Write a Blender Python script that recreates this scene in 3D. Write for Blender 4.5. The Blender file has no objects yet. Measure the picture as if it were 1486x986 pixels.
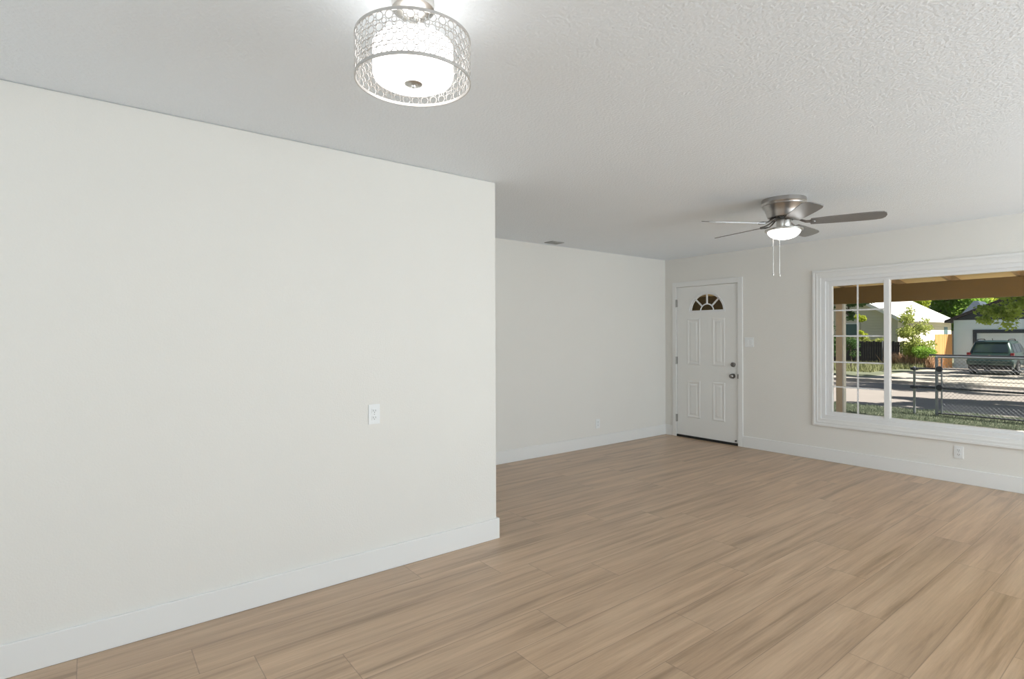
import bpy, bmesh, math, random
from mathutils import Vector, Matrix, noise as mnoise
PI = math.pi
R = math.radians
rng = random.Random(7)
scn = bpy.context.scene
COL = scn.collection

# ------------------------------------------------------------------ camera
cam_d = bpy.data.cameras.new('camera')
cam = bpy.data.objects.new('camera', cam_d)
COL.objects.link(cam)
cam_d.sensor_width = 36
cam_d.lens = 36 * 793.31 / 1486
cam_d.shift_y = -5.3 / 1486
cam_d.clip_start = .05
cam_d.clip_end = 400
cam.matrix_world = (Matrix.Translation((0, 0, 1.3865)) @ Matrix.Rotation(.9106, 4, 'Z')
                    @ Matrix.Rotation(PI / 2, 4, 'X') @ Matrix.Rotation(-.0033, 4, 'Z'))
scn.camera = cam

# ------------------------------------------------------------------ world, sun, exposure
scn.view_settings.view_transform = 'Standard'
scn.view_settings.look = 'None'
scn.view_settings.exposure = -0.05
scn.view_settings.gamma = 1
scn.view_settings.use_curve_mapping = False
wd = bpy.data.worlds.new('world')
scn.world = wd
wd.use_nodes = True
wn = wd.node_tree.nodes
sky = wn.new('ShaderNodeTexSky')
sky.sky_type = 'NISHITA'
sky.sun_disc = False
sky.sun_elevation = R(52)
sky.sun_rotation = R(90)
sky.air_density = 1.0
sky.dust_density = 2.0
wd.node_tree.links.new(sky.outputs[0], wn['Background'].inputs[0])
wn['Background'].inputs[1].default_value = .078

sd = bpy.data.lights.new('sun', 'SUN')
sd.energy = 10
sd.color = (1, .93, .82)
sd.angle = R(.6)
sun = bpy.data.objects.new('sun', sd)
COL.objects.link(sun)
sun_dir = Vector((.98 * math.cos(R(52)), .17 * math.cos(R(52)), math.sin(R(52))))
sun.rotation_euler = sun_dir.to_track_quat('Z', 'Y').to_euler()
sun.location = (20, 12, 25)


def area(name, loc, target, w, h, power, color):
    d = bpy.data.lights.new(name, 'AREA')
    d.shape = 'RECTANGLE'
    d.size, d.size_y, d.energy, d.color = w, h, power, color
    o = bpy.data.objects.new(name, d)
    COL.objects.link(o)
    o.location = loc
    v = Vector(loc) - Vector(target)
    o.rotation_euler = v.to_track_quat('Z', 'Y').to_euler()
    return o


# added fill lights at the unseen right and back windows, tilted towards the ceiling
area('fill_right', (3.05, 1.3, 1.25), (1.4, 1.3, 3.4), 2.6, 1.7, 74, (.80, .925, 1))
area('fill_right', (3.05, 4.6, 1.25), (1.3, 4.6, 3.1), 2.5, 1.7, 172, (.79, .92, 1))
area('fill_back', (-.9, -3.05, 1.3), (-.9, -1.3, 2.7), 2.6, 1.6, 50, (.81, .93, 1))


# ------------------------------------------------------------------ materials
MATS = {}


def mat(name, col, rough=.6, metal=0., var=.06, scale=8., bump=0., bscale=60., spec=.5, stretch=None,
        trans=0., coat=0., aniso=0.):
    m = bpy.data.materials.new(name)
    m.use_nodes = True
    nt = m.node_tree
    n, l = nt.nodes, nt.links
    b = n['Principled BSDF']
    b.inputs['Roughness'].default_value = rough
    b.inputs['Metallic'].default_value = metal
    b.inputs['Specular IOR Level'].default_value = spec
    b.inputs['Coat Weight'].default_value = coat
    b.inputs['Anisotropic'].default_value = aniso
    tc = n.new('ShaderNodeTexCoord')
    mp = n.new('ShaderNodeMapping')
    l.new(tc.outputs['Object'], mp.inputs[0])
    if stretch:
        mp.inputs['Scale'].default_value = stretch
    nz = n.new('ShaderNodeTexNoise')
    nz.inputs['Scale'].default_value = scale
    nz.inputs['Detail'].default_value = 4
    l.new(mp.outputs[0], nz.inputs[0])
    mx = n.new('ShaderNodeMix')
    mx.data_type = 'RGBA'
    a = [max(0, c * (1 - var)) for c in col]
    c2 = [min(1, c * (1 + var)) for c in col]
    mx.inputs[6].default_value = (*a, 1)
    mx.inputs[7].default_value = (*c2, 1)
    l.new(nz.outputs[0], mx.inputs[0])
    l.new(mx.outputs[2], b.inputs['Base Color'])
    if bump:
        n2 = n.new('ShaderNodeTexNoise')
        n2.inputs['Scale'].default_value = bscale
        n2.inputs['Detail'].default_value = 3
        l.new(mp.outputs[0], n2.inputs[0])
        bp = n.new('ShaderNodeBump')
        bp.inputs['Strength'].default_value = 1
        bp.inputs['Distance'].default_value = bump
        l.new(n2.outputs[0], bp.inputs['Height'])
        l.new(bp.outputs[0], b.inputs['Normal'])
    if trans:
        tr = n.new('ShaderNodeBsdfTranslucent')
        l.new(mx.outputs[2], tr.inputs[0])
        ms = n.new('ShaderNodeMixShader')
        ms.inputs[0].default_value = trans
        l.new(b.outputs[0], ms.inputs[1])
        l.new(tr.outputs[0], ms.inputs[2])
        l.new(ms.outputs[0], n['Material Output'].inputs[0])
    MATS[name] = m
    return m


def glass_mat(name, tint=(1, 1, 1), refl=1.0):
    m = bpy.data.materials.new(name)
    m.use_nodes = True
    n, l = m.node_tree.nodes, m.node_tree.links
    n.remove(n['Principled BSDF'])
    t = n.new('ShaderNodeBsdfTransparent')
    t.inputs[0].default_value = (*tint, 1)
    g = n.new('ShaderNodeBsdfGlossy')
    g.inputs['Roughness'].default_value = .02
    f = n.new('ShaderNodeFresnel')
    f.inputs[0].default_value = 1.3
    mm = n.new('ShaderNodeMath')
    mm.operation = 'MULTIPLY'
    mm.inputs[1].default_value = refl
    ms = n.new('ShaderNodeMixShader')
    l.new(f.outputs[0], mm.inputs[0])
    l.new(mm.outputs[0], ms.inputs[0])
    l.new(t.outputs[0], ms.inputs[1])
    l.new(g.outputs[0], ms.inputs[2])
    l.new(ms.outputs[0], n['Material Output'].inputs[0])
    return m


def emit_mat(name, col, strength, base=(.9, .9, .88)):
    m = mat(name, base, .3)
    b = m.node_tree.nodes['Principled BSDF']
    b.inputs['Emission Color'].default_value = (*col, 1)
    b.inputs['Emission Strength'].default_value = strength
    return m


M_wall = mat('wall_paint', (.815, .785, .735), .55, var=.012, scale=3, bump=.0012, bscale=130)
M_ceil = mat('ceiling_texture', (.88, .92, .965), .6, var=.012, scale=4, bump=.0036, bscale=80)
M_trim = mat('trim_paint', (.84, .825, .80), .38, var=.01, scale=2)
M_vinyl = mat('window_vinyl', (.82, .81, .80), .35, var=.01)
M_door = mat('door_paint', (.84, .825, .795), .4, var=.01)
M_plate = mat('white_plastic', (.86, .86, .85), .3, var=.01)
M_slot = mat('outlet_slot', (.22, .22, .22), .5)
M_dark = mat('black_rubber', (.012, .011, .01), .7)
M_nickel = mat('brushed_nickel', (.50, .48, .46), .28, 1., var=.15, scale=6, stretch=(1, 1, 40), aniso=.4)
M_nickel2 = mat('satin_nickel', (.62, .60, .57), .3, 1., var=.05)
M_darkmetal = mat('dark_metal', (.10, .095, .09), .4, .9)
M_pewter = mat('aged_pewter', (.25, .24, .23), .35, 1.)
M_hinge = mat('hinge_steel', (.38, .37, .35), .35, .9)
M_blade = mat('silver_fan_blade', (.26, .25, .245), .34, .4, var=.06, scale=4, stretch=(1, 1, 1))
M_glass = glass_mat('window_glass', refl=.35)
M_bulb = emit_mat('lit_frosted_glass', (1, .975, .94), 2.9)
M_bulb2 = emit_mat('lit_fan_bowl', (1, .985, .96), 6.0)
M_lattice = mat('lattice_metal', (.62, .60, .58), .35, .6, var=.03)
M_vent = mat('vent_metal', (.42, .42, .42), .5, .2)
M_beam = mat('porch_beam_paint', (.23, .158, .065), .7, var=.1, scale=5)
M_deck = mat('porch_board', (.98, .67, .36), .7, var=.12, scale=6, stretch=(.6, 8, 1))
M_rafter = mat('rafter_wood', (.42, .30, .17), .75, var=.12)
M_post = mat('post_paint', (.74, .62, .47), .7, var=.05)
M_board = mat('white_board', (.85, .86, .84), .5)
M_galv = mat('galvanized_steel', (.33, .36, .40), .45, .5, var=.15)
M_iron = mat('dark_rail_paint', (.06, .065, .08), .5, .3)
M_wire = mat('chain_wire', (.30, .32, .35), .5, .5)
M_soil = mat('lawn_soil', (.16, .18, .12), .95, var=.5, scale=2.5)
M_grassA = mat('near_grass_blades', (.15, .19, .13), .8, var=.3, scale=1.2, trans=.25)
M_grassB = mat('far_weed_blades', (.30, .32, .16), .8, var=.35, scale=1., trans=.25)
M_dry = mat('dry_brush', (.62, .42, .28), .85, var=.3, scale=3, trans=.15)
M_street = mat('street_asphalt', (.31, .285, .265), .9, var=.14, scale=1.5, bump=.004, bscale=40)
M_conc = mat('driveway_concrete', (.46, .43, .38), .9, var=.1, scale=2)
M_slab = mat('porch_slab', (.60, .57, .52), .9, var=.08)
M_siding = mat('cream_siding', (.72, .68, .52), .75, var=.04)
M_roofw = mat('pale_roof', (.80, .80, .80), .7, var=.05)
M_gar = mat('white_stucco', (.70, .84, .95), .8, var=.04, scale=4)
M_gard = mat('garage_door_paint', (.80, .82, .82), .6, var=.02)
M_navy = mat('dark_blue_trim', (.045, .06, .08), .7)
M_shing = mat('dark_shingles', (.05, .045, .05), .85, var=.3, scale=20)
M_bshing = mat('blue_grey_shingles', (.06, .085, .12), .85, var=.2, scale=14)
M_fence = mat('weathered_dark_fence', (.055, .05, .06), .85, var=.35, scale=3, stretch=(8, 8, 1))
M_cedar = mat('cedar_fence', (.80, .42, .16), .75, var=.15, scale=2.5, stretch=(6, 6, .5))
M_housewin = mat('house_window_glass', (.12, .20, .20), .15, var=.3, scale=1)
M_leafY = mat('leaf_yellow_green', (.50, .58, .07), .6, var=.3, scale=.8, trans=.45)
M_leafG = mat('leaf_mid_green', (.34, .54, .09), .6, var=.35, scale=.7, trans=.5)
M_leafD = mat('leaf_dark_green', (.07, .15, .04), .6, var=.35, scale=.8, trans=.35)
M_leafO = mat('leaf_olive', (.47, .53, .15), .6, var=.35, scale=.9, trans=.35)
M_leafH = mat('leaf_fresh_green', (.35, .47, .09), .6, var=.4, scale=1.5, trans=.4)
M_bark = mat('tree_bark', (.12, .09, .07), .9, var=.3, scale=10)
M_car = mat('green_car_paint', (.045, .085, .08), .3, .35, var=.04, coat=.6)
M_carglass = mat('car_tinted_glass', (.03, .045, .07), .05, 0, var=.4, scale=1.5, spec=.9)
M_cardark = mat('car_dark_plastic', (.02, .02, .022), .6)
M_red = mat('tail_lens_red', (.30, .02, .03), .2, coat=.5)
M_clear = mat('tail_lens_clear', (.8, .75, .75), .2, coat=.5)
M_gold = mat('gold_emblem', (.85, .62, .2), .3, .9)
M_tire = mat('tire_rubber', (.015, .015, .016), .85)
M_rim = mat('alloy_rim', (.6, .62, .64), .35, .8)
M_ext = mat('exterior_stucco', (.5, .45, .36), .9)


def floor_mat():
    m = bpy.data.materials.new('vinyl_plank')
    m.use_nodes = True
    n, l = m.node_tree.nodes, m.node_tree.links
    b = n['Principled BSDF']
    tc = n.new('ShaderNodeTexCoord')
    at = n.new('ShaderNodeAttribute')
    at.attribute_name = 'plank'

    def math_(op, a=None, c=None, v=None):
        x = n.new('ShaderNodeMath')
        x.operation = op
        if a is not None:
            l.new(a, x.inputs[0])
        if c is not None:
            l.new(c, x.inputs[1])
        if v is not None:
            x.inputs[1].default_value = v
        return x.outputs[0]
    off = n.new('ShaderNodeVectorMath')
    off.operation = 'SCALE'
    l.new(at.outputs['Vector'], off.inputs[0])
    off.inputs['Scale'].default_value = 23
    add = n.new('ShaderNodeVectorMath')
    add.operation = 'ADD'
    l.new(tc.outputs['Object'], add.inputs[0])
    l.new(off.outputs[0], add.inputs[1])

    def nz(scale, sc, det=4, rough=.55, dist=0):
        mp = n.new('ShaderNodeMapping')
        mp.inputs['Scale'].default_value = sc
        l.new(add.outputs[0], mp.inputs[0])
        x = n.new('ShaderNodeTexNoise')
        x.inputs['Scale'].default_value = scale
        x.inputs['Detail'].default_value = det
        x.inputs['Roughness'].default_value = rough
        x.inputs['Distortion'].default_value = dist
        l.new(mp.outputs[0], x.inputs[0])
        return x.outputs[0]
    streak = nz(1., (17, .75, 1), 5, .62, .35)
    fine = nz(1., (150, 5, 1), 3)
    blotch = nz(1., (2.2, 1.1, 1), 2)
    r = n.new('ShaderNodeValToRGB')
    e = r.color_ramp.elements
    e[0].position, e[0].color = .30, (.30, .193, .108, 1)
    e[1].position, e[1].color = .62, (.565, .385, .242, 1)
    e2 = r.color_ramp.elements.new(.46)
    e2.color = (.465, .305, .186, 1)
    l.new(streak, r.inputs[0])
    # fine grain and blotch multiply
    mr = n.new('ShaderNodeMapRange')
    mr.inputs[1].default_value, mr.inputs[2].default_value = .3, .7
    mr.inputs[3].default_value, mr.inputs[4].default_value = .93, 1.06
    l.new(fine, mr.inputs[0])
    mr2 = n.new('ShaderNodeMapRange')
    mr2.inputs[1].default_value, mr2.inputs[2].default_value = .3, .7
    mr2.inputs[3].default_value, mr2.inputs[4].default_value = .92, 1.08
    l.new(blotch, mr2.inputs[0])
    sp = n.new('ShaderNodeSeparateXYZ')
    l.new(at.outputs['Vector'], sp.inputs[0])
    mr3 = n.new('ShaderNodeMapRange')
    mr3.inputs[3].default_value, mr3.inputs[4].default_value = .96, 1.05
    l.new(sp.outputs[0], mr3.inputs[0])
    f1 = math_('MULTIPLY', mr.outputs[0], mr2.outputs[0])
    f2 = math_('MULTIPLY', f1, mr3.outputs[0])
    # seams from the plank's own uv (metres)
    uv = n.new('ShaderNodeUVMap')
    uv.uv_map = 'plank_uv'
    s2 = n.new('ShaderNodeSeparateXYZ')
    l.new(uv.outputs[0], s2.inputs[0])
    W, L = .2255, 1.545
    a1 = math_('MINIMUM', s2.outputs[0], None)
    x = n.new('ShaderNodeMath'); x.operation = 'SUBTRACT'; x.inputs[0].default_value = W
    l.new(s2.outputs[0], x.inputs[1])
    a1 = math_('MINIMUM', s2.outputs[0], x.outputs[0])
    y = n.new('ShaderNodeMath'); y.operation = 'SUBTRACT'; y.inputs[0].default_value = L
    l.new(s2.outputs[1], y.inputs[1])
    a2 = math_('MINIMUM', s2.outputs[1], y.outputs[0])
    dm = math_('MINIMUM', a1, a2)
    mr4 = n.new('ShaderNodeMapRange')
    mr4.inputs[1].default_value, mr4.inputs[2].default_value = .0008, .0026
    mr4.inputs[3].default_value, mr4.inputs[4].default_value = .62, 1.
    l.new(dm, mr4.inputs[0])
    f3 = math_('MULTIPLY', f2, mr4.outputs[0])
    sc = n.new('ShaderNodeVectorMath')
    sc.operation = 'SCALE'
    l.new(r.outputs[0], sc.inputs[0])
    l.new(f3, sc.inputs['Scale'])
    l.new(sc.outputs[0], b.inputs['Base Color'])
    b.inputs['Roughness'].default_value = .34
    b.inputs['Specular IOR Level'].default_value = 1.
    bp = n.new('ShaderNodeBump')
    bp.inputs['Distance'].default_value = .0006
    l.new(fine, bp.inputs['Height'])
    l.new(bp.outputs[0], b.inputs['Normal'])
    return m


def siding_mat(name, col, step, axis=2, depth=.25):
    """horizontal lap boards drawn by height"""
    m = mat(name, col, .75, var=.03)
    n, l = m.node_tree.nodes, m.node_tree.links
    b = n['Principled BSDF']
    tc = n.new('ShaderNodeTexCoord')
    sp = n.new('ShaderNodeSeparateXYZ')
    l.new(tc.outputs['Object'], sp.inputs[0])
    mm = n.new('ShaderNodeMath'); mm.operation = 'DIVIDE'; mm.inputs[1].default_value = step
    l.new(sp.outputs[axis], mm.inputs[0])
    fr = n.new('ShaderNodeMath'); fr.operation = 'FRACT'
    l.new(mm.outputs[0], fr.inputs[0])
    bp = n.new('ShaderNodeBump')
    bp.inputs['Distance'].default_value = depth * step
    bp.inputs['Strength'].default_value = 1
    bp.invert = True
    l.new(fr.outputs[0], bp.inputs['Height'])
    l.new(bp.outputs[0], b.inputs['Normal'])
    return m


M_siding = siding_mat('cream_lap_siding', (.74, .70, .54), .2)
M_gard = siding_mat('garage_door_panels', (.78, .88, .95), .53, depth=.05)


# ------------------------------------------------------------------ mesh helpers
class MB:
    def __init__(s):
        s.bm = bmesh.new()

    def box(s, x0, x1, y0, y1, z0, z1, bev=0., M=None):
        g = bmesh.ops.create_cube(s.bm, size=1)
        vs = g['verts']
        for v in vs:
            v.co = Vector(((x0 + x1) / 2 + v.co.x * (x1 - x0), (y0 + y1) / 2 + v.co.y * (y1 - y0),
                           (z0 + z1) / 2 + v.co.z * (z1 - z0)))
        if bev:
            ed = list({e for v in vs for e in v.link_edges})
            g2 = bmesh.ops.bevel(s.bm, geom=ed, offset=bev, segments=2, profile=.7, affect='EDGES')
            vs = list({v for f in g2['faces'] for v in f.verts} | {v for v in vs if v.is_valid})
        if M is not None:
            for v in vs:
                v.co = M @ v.co
        return s

    def lathe(s, prof, c=(0, 0, 0), seg=32, axis='Z', cap=True):
        rings = []
        for r, z in prof:
            ring = []
            for k in range(seg):
                a = 2 * PI * k / seg
                p = (r * math.cos(a), r * math.sin(a), z)
                if axis == 'X':
                    p = (p[2], p[0], p[1])
                elif axis == 'Y':
                    p = (p[0], p[2], p[1])
                ring.append(s.bm.verts.new(Vector(p) + Vector(c)))
            rings.append(ring)
        for a, b in zip(rings, rings[1:]):
            for k in range(seg):
                s.bm.faces.new((a[k], a[(k + 1) % seg], b[(k + 1) % seg], b[k]))
        if cap:
            if prof[0][0] > 1e-5:
                s.bm.faces.new(rings[0])
            if prof[-1][0] > 1e-5:
                s.bm.faces.new(rings[-1])
        return s

    def tube(s, pts, r, seg=8, closed=False):
        pts = [Vector(p) for p in pts]
        n = len(pts)
        rings = []
        rr = r if isinstance(r, (list, tuple)) else [r] * n
        up0 = None
        for i, p in enumerate(pts):
            if closed:
                t = (pts[(i + 1) % n] - pts[i - 1])
            else:
                t = pts[min(i + 1, n - 1)] - pts[max(i - 1, 0)]
            t.normalize()
            if up0 is None:
                up0 = Vector((0, 0, 1)) if abs(t.z) < .9 else Vector((1, 0, 0))
            u = (up0 - t * up0.dot(t))
            if u.length < 1e-4:
                u = t.orthogonal()
            u.normalize()
            up0 = u
            w = t.cross(u)
            rings.append([s.bm.verts.new(p + (u * math.cos(2 * PI * k / seg) + w * math.sin(2 * PI * k / seg)) * rr[i])
                          for k in range(seg)])
        m = n if closed else n - 1
        for i in range(m):
            a, b = rings[i], rings[(i + 1) % n]
            for k in range(seg):
                s.bm.faces.new((a[k], a[(k + 1) % seg], b[(k + 1) % seg], b[k]))
        if not closed:
            s.bm.faces.new(rings[0])
            s.bm.faces.new(rings[-1])
        return s

    def prism(s, poly, d, M=None):
        """poly: list of 3d points (planar), extruded by vector d"""
        a = [s.bm.verts.new(Vector(p)) for p in poly]
        b = [s.bm.verts.new(Vector(p) + Vector(d)) for p in poly]
        s.bm.faces.new(a)
        s.bm.faces.new(list(reversed(b)))
        n = len(a)
        for k in range(n):
            s.bm.faces.new((a[k], a[(k + 1) % n], b[(k + 1) % n], b[k]))
        if M is not None:
            for v in a + b:
                v.co = M @ v.co
        return s

    def loops(s, loops, cap=True):
        rs = [[s.bm.verts.new(Vector(p)) for p in lp] for lp in loops]
        n = len(rs[0])
        for a, b in zip(rs, rs[1:]):
            for k in range(n):
                s.bm.faces.new((a[k], a[(k + 1) % n], b[(k + 1) % n], b[k]))
        if cap:
            s.bm.faces.new(rs[0])
            s.bm.faces.new(rs[-1])
        return s

    def leaf(s, c, size, rg, up=.3):
        n = Vector((rg.gauss(0, 1), rg.gauss(0, 1), rg.gauss(0, 1) + up))
        if n.length < 1e-3:
            n = Vector((0, 0, 1))
        n.normalize()
        u = n.orthogonal().normalized()
        a = rg.random() * 2 * PI
        w = n.cross(u)
        d = u * math.cos(a) + w * math.sin(a)
        e = n.cross(d)
        sz = size * rg.uniform(.6, 1.35)
        c = Vector(c)
        vs = [s.bm.verts.new(c + d * sz * .5), s.bm.verts.new(c + e * sz * .27 + n * sz * .06),
              s.bm.verts.new(c - d * sz * .5), s.bm.verts.new(c - e * sz * .27 + n * sz * .06)]
        s.bm.faces.new(vs)

    def build(s, name, m, parent=None, smooth=False, matrix=None):
        bmesh.ops.recalc_face_normals(s.bm, faces=s.bm.faces)
        me = bpy.data.meshes.new(name)
        s.bm.to_mesh(me)
        s.bm.free()
        if smooth:
            for p in me.polygons:
                p.use_smooth = True
            try:
                me.set_sharp_from_angle(angle=R(38))
            except Exception:
                pass
        me.materials.append(m)
        o = bpy.data.objects.new(name, me)
        COL.objects.link(o)
        if parent:
            o.parent = parent
        if matrix is not None:
            o.matrix_local = matrix
        return o


def tag(o, label=None, cat=None, group=None, kind=None):
    if label:
        o['label'] = label
    if cat:
        o['category'] = cat
    if group:
        o['group'] = group
    if kind:
        o['kind'] = kind
    return o


def empty(name, loc, rz=0., **kw):
    o = bpy.data.objects.new(name, None)
    COL.objects.link(o)
    o.location = loc
    o.rotation_euler = (0, 0, rz)
    o.empty_display_size = .1
    return tag(o, **kw)


def struct(o):
    o['kind'] = 'structure'
    return o


# ------------------------------------------------------------------ room constants (metres)
H = 2.44
XL, YL = -3.029, 2.215          # near left wall plane and where it ends
XF, YF = -4.750, 6.418          # far left wall, front wall
XR, YB = 3.2, -3.2              # right wall, back wall (outside the picture)
TH = .16

# ---- floor: real plank layout stored per plank
W, L = .2255, 1.545
phase = {0: .764, -1: 1.07, -2: 1.505, -3: .39, -4: .769, -5: 1.479, -6: .25, -7: .875, -8: .568, -9: .36, -10: 1.506}
bm = bmesh.new()
uvl = bm.loops.layers.uv.new('plank_uv')
cl = bm.loops.layers.float_color.new('plank')
k = math.floor((XF - .3 + .761) / W)
while -.761 + k * W < XR + .1:
    x0 = -.761 + k * W
    ph = phase.get(k, rng.random() * L)
    y = YB - .1
    j = math.floor((y - ph) / L)
    while ph + j * L < YF + .16:
        y0 = ph + j * L
        ya, yb = max(y0, YB - .1), min(y0 + L, YF + .16)
        xa, xb = max(x0, XF - .1), min(x0 + W, XR + .1)
        if yb > ya and xb > xa:
            vs = [bm.verts.new((px, py, 0)) for px, py in ((xa, ya), (xb, ya), (xb, yb), (xa, yb))]
            f = bm.faces.new(vs)
            c = (rng.random(), rng.random(), rng.random(), 1)
            for lp in f.loops:
                lp[uvl].uv = (lp.vert.co.x - x0, lp.vert.co.y - y0)
                lp[cl] = c
        j += 1
    k += 1
# body of the floor below the planks
x0, x1, y0, y1 = XF - .1, XR + .1, YB - .1, YF + .16
me = bpy.data.meshes.new('floor')
g = bmesh.ops.create_cube(bm, size=1)
for v in g['verts']:
    v.co = Vector(((x0 + x1) / 2 + v.co.x * (x1 - x0), (y0 + y1) / 2 + v.co.y * (y1 - y0), -.076 + v.co.z * .15))
bm.to_mesh(me)
bm.free()
me.materials.append(floor_mat())
fl = bpy.data.objects.new('floor', me)
COL.objects.link(fl)
struct(fl)

struct(MB().box(XF - .2, XR + .2, YB - .2, YF + TH, H, H + .12).build('ceiling', M_ceil))

# ---- walls
wl = MB()
wl.box(XF - .2, XL, YB - .2, YL, 0, H)
o = wl.build('wall_left', M_wall)
bv = o.modifiers.new('bevel', 'BEVEL')
bv.width = .012
bv.segments = 3
struct(o)
struct(MB().box(XF - .2, XF, YL, YF + TH, 0, H).build('wall_far_left', M_wall))

# openings in the front wall
DX0, DX1, DZ1 = -4.565, -3.655, 2.045
WX0, WX1, WZ0, WZ1 = -2.684, -.062, .462, 2.02
wf = MB()
wf.box(XF, DX0 - .012, YF, YF + TH, 0, H)
wf.box(DX0 - .012, DX1 + .012, YF, YF + TH, DZ1 + .008, H)
wf.box(DX1 + .012, WX0, YF, YF + TH, 0, H)
wf.box(WX0, WX1, YF, YF + TH, 0, WZ0)
wf.box(WX0, WX1, YF, YF + TH, WZ1, H)
wf.box(WX1, XR + .2, YF, YF + TH, 0, H)
struct(wf.build('wall_front', M_wall))


def wall_with_hole(name, axis, c0, c1, a0, a1, holes):
    """axis 'X': wall plane spans Y a0..a1 with thickness c0..c1 in X"""
    m = MB()

    def bx(u0, u1, z0, z1):
        if axis == 'X':
            m.box(c0, c1, u0, u1, z0, z1)
        else:
            m.box(u0, u1, c0, c1, z0, z1)
    u = a0
    for (h0, h1, z0, z1) in holes:
        bx(u, h0, 0, H)
        bx(h0, h1, 0, z0)
        bx(h0, h1, z1, H)
        u = h1
    bx(u, a1, 0, H)
    return struct(m.build(name, M_wall))


wall_with_hole('wall_right', 'X', XR, XR + .2, YB - .2, YF, [(0., 2.6, .3, 2.2), (3.3, 5.9, .3, 2.2)])
wall_with_hole('wall_back', 'Y', YB - .2, YB, XL, XR, [(-2.2, .4, .45, 2.15)])


def added_window(n, axis, c, u0, u1, z0, z1):  # unseen window, put in to hold a fill light
    w = empty('window_%d' % n, (0, 0, 0))
    w['kind'] = 'structure'

    def bar(nm, a0, a1, b0, b1, t=.03, mm=M_vinyl):
        m = MB()
        if axis == 'X':
            m.box(c - t, c + t, a0, a1, b0, b1)
        else:
            m.box(a0, a1, c - t, c + t, b0, b1)
        return m.build(nm, mm, w)
    m = MB()
    for a0, a1, b0, b1 in ((u0, u0 + .05, z0, z1), (u1 - .05, u1, z0, z1), (u0, u1, z0, z0 + .05), (u0, u1, z1 - .05, z1),
                           ((u0 + u1) / 2 - .03, (u0 + u1) / 2 + .03, z0, z1)):
        if axis == 'X':
            m.box(c - .03, c + .03, a0, a1, b0, b1)
        else:
            m.box(a0, a1, c - .03, c + .03, b0, b1)
    m.build('window_frame', M_vinyl, w)
    bar('window_pane', u0 + .05, u1 - .05, z0 + .05, z1 - .05, .004, M_glass)


added_window(2, 'X', XR + .1, 0., 2.6, .3, 2.2)
added_window(3, 'X', XR + .1, 3.3, 5.9, .3, 2.2)
added_window(4, 'Y', YB - .1, -2.2, .4, .45, 2.15)


# ---- baseboards
def baseboard(name, pts_in, h=.138, t=.014):
    """pts_in: axis aligned boxes x0,x1,y0,y1"""
    m = MB()
    for b in pts_in:
        m.box(*b, 0, h)
    o = m.build(name, M_trim)
    b = o.modifiers.new('bevel', 'BEVEL')
    b.width = .003
    b.segments = 2
    return struct(o)


baseboard('baseboard_left', [(XL, XL + .014, YB, YL + .014), (XF + .014, XL, YL, YL + .014)])
baseboard('baseboard_far_left', [(XF, XF + .014, YL + .014, YF)])
baseboard('baseboard_front', [(XF + .014, -4.622, YF - .014, YF), (-3.594, XR, YF - .014, YF)])
baseboard('baseboard_right', [(XR - .014, XR, YB, YF - .014)])
baseboard('baseboard_back', [(XL + .014, XR - .014, YB, YB + .014)])

# ------------------------------------------------------------------ front door
door = empty('door_1', ((DX0 + DX1) / 2, YF, 0))
door['kind'] = 'structure'
T = Matrix.Translation(-Vector(door.location))


def dbuild(m, name, mt, parent=door, smooth=False):
    if parent is door:
        return m.build(name, mt, parent, smooth, T)
    return m.build(name, mt, parent, smooth)


m = MB()
m.box(-4.620, DX0 + .004, YF - .016, YF, 0, DZ1 + .066, .003)
m.box(DX1 - .004, -3.596, YF - .016, YF, 0, DZ1 + .066, .003)
m.box(DX0 + .004, DX1 - .004, YF - .016, YF, DZ1 - .001, DZ1 + .066, .003)
dbuild(m, 'door_casing', M_trim)
m = MB()
m.box(DX0 - .012, DX0 - .004, YF, YF + TH, 0, DZ1 + .008)
m.box(DX1 + .004, DX1 + .012, YF, YF + TH, 0, DZ1 + .008)
m.box(DX0 - .004, DX1 + .004, YF, YF + TH, DZ1 + .002, DZ1 + .008)
m.box(DX0 - .004, DX0 + .02, YF + .052, YF + .08, 0, DZ1 + .002)
m.box(DX1 - .02, DX1 + .004, YF + .052, YF + .08, 0, DZ1 + .002)
dbuild(m, 'door_jamb', M_trim)

# slab with a half-round hole, built from strips round the fanlight
FC, FZ, FR = -4.106, 1.705, .252
FH = .238
m = MB()
y0, y1 = YF + .002, YF + .046
SX0, SX1 = DX0 + .004, DX1 - .006
SZ0, SZ1 = .03, DZ1 - .005
m.box(SX0, SX1, y0, y1, SZ0, FZ)
m.box(SX0, FC - FR, y0, y1, FZ, SZ1)
m.box(FC + FR, SX1, y0, y1, FZ, SZ1)
N = 28
for i in range(N):
    a0, a1 = PI - PI * i / N, PI - PI * (i + 1) / N
    p0 = (FC + FR * math.cos(a0), FZ + FH * math.sin(a0))
    p1 = (FC + FR * math.cos(a1), FZ + FH * math.sin(a1))
    m.prism([(p0[0], y0, p0[1]), (p1[0], y0, p1[1]), (p1[0], y0, SZ1), (p0[0], y0, SZ1)], (0, y1 - y0, 0))
slab = dbuild(m, 'door_slab', M_door)
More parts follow.
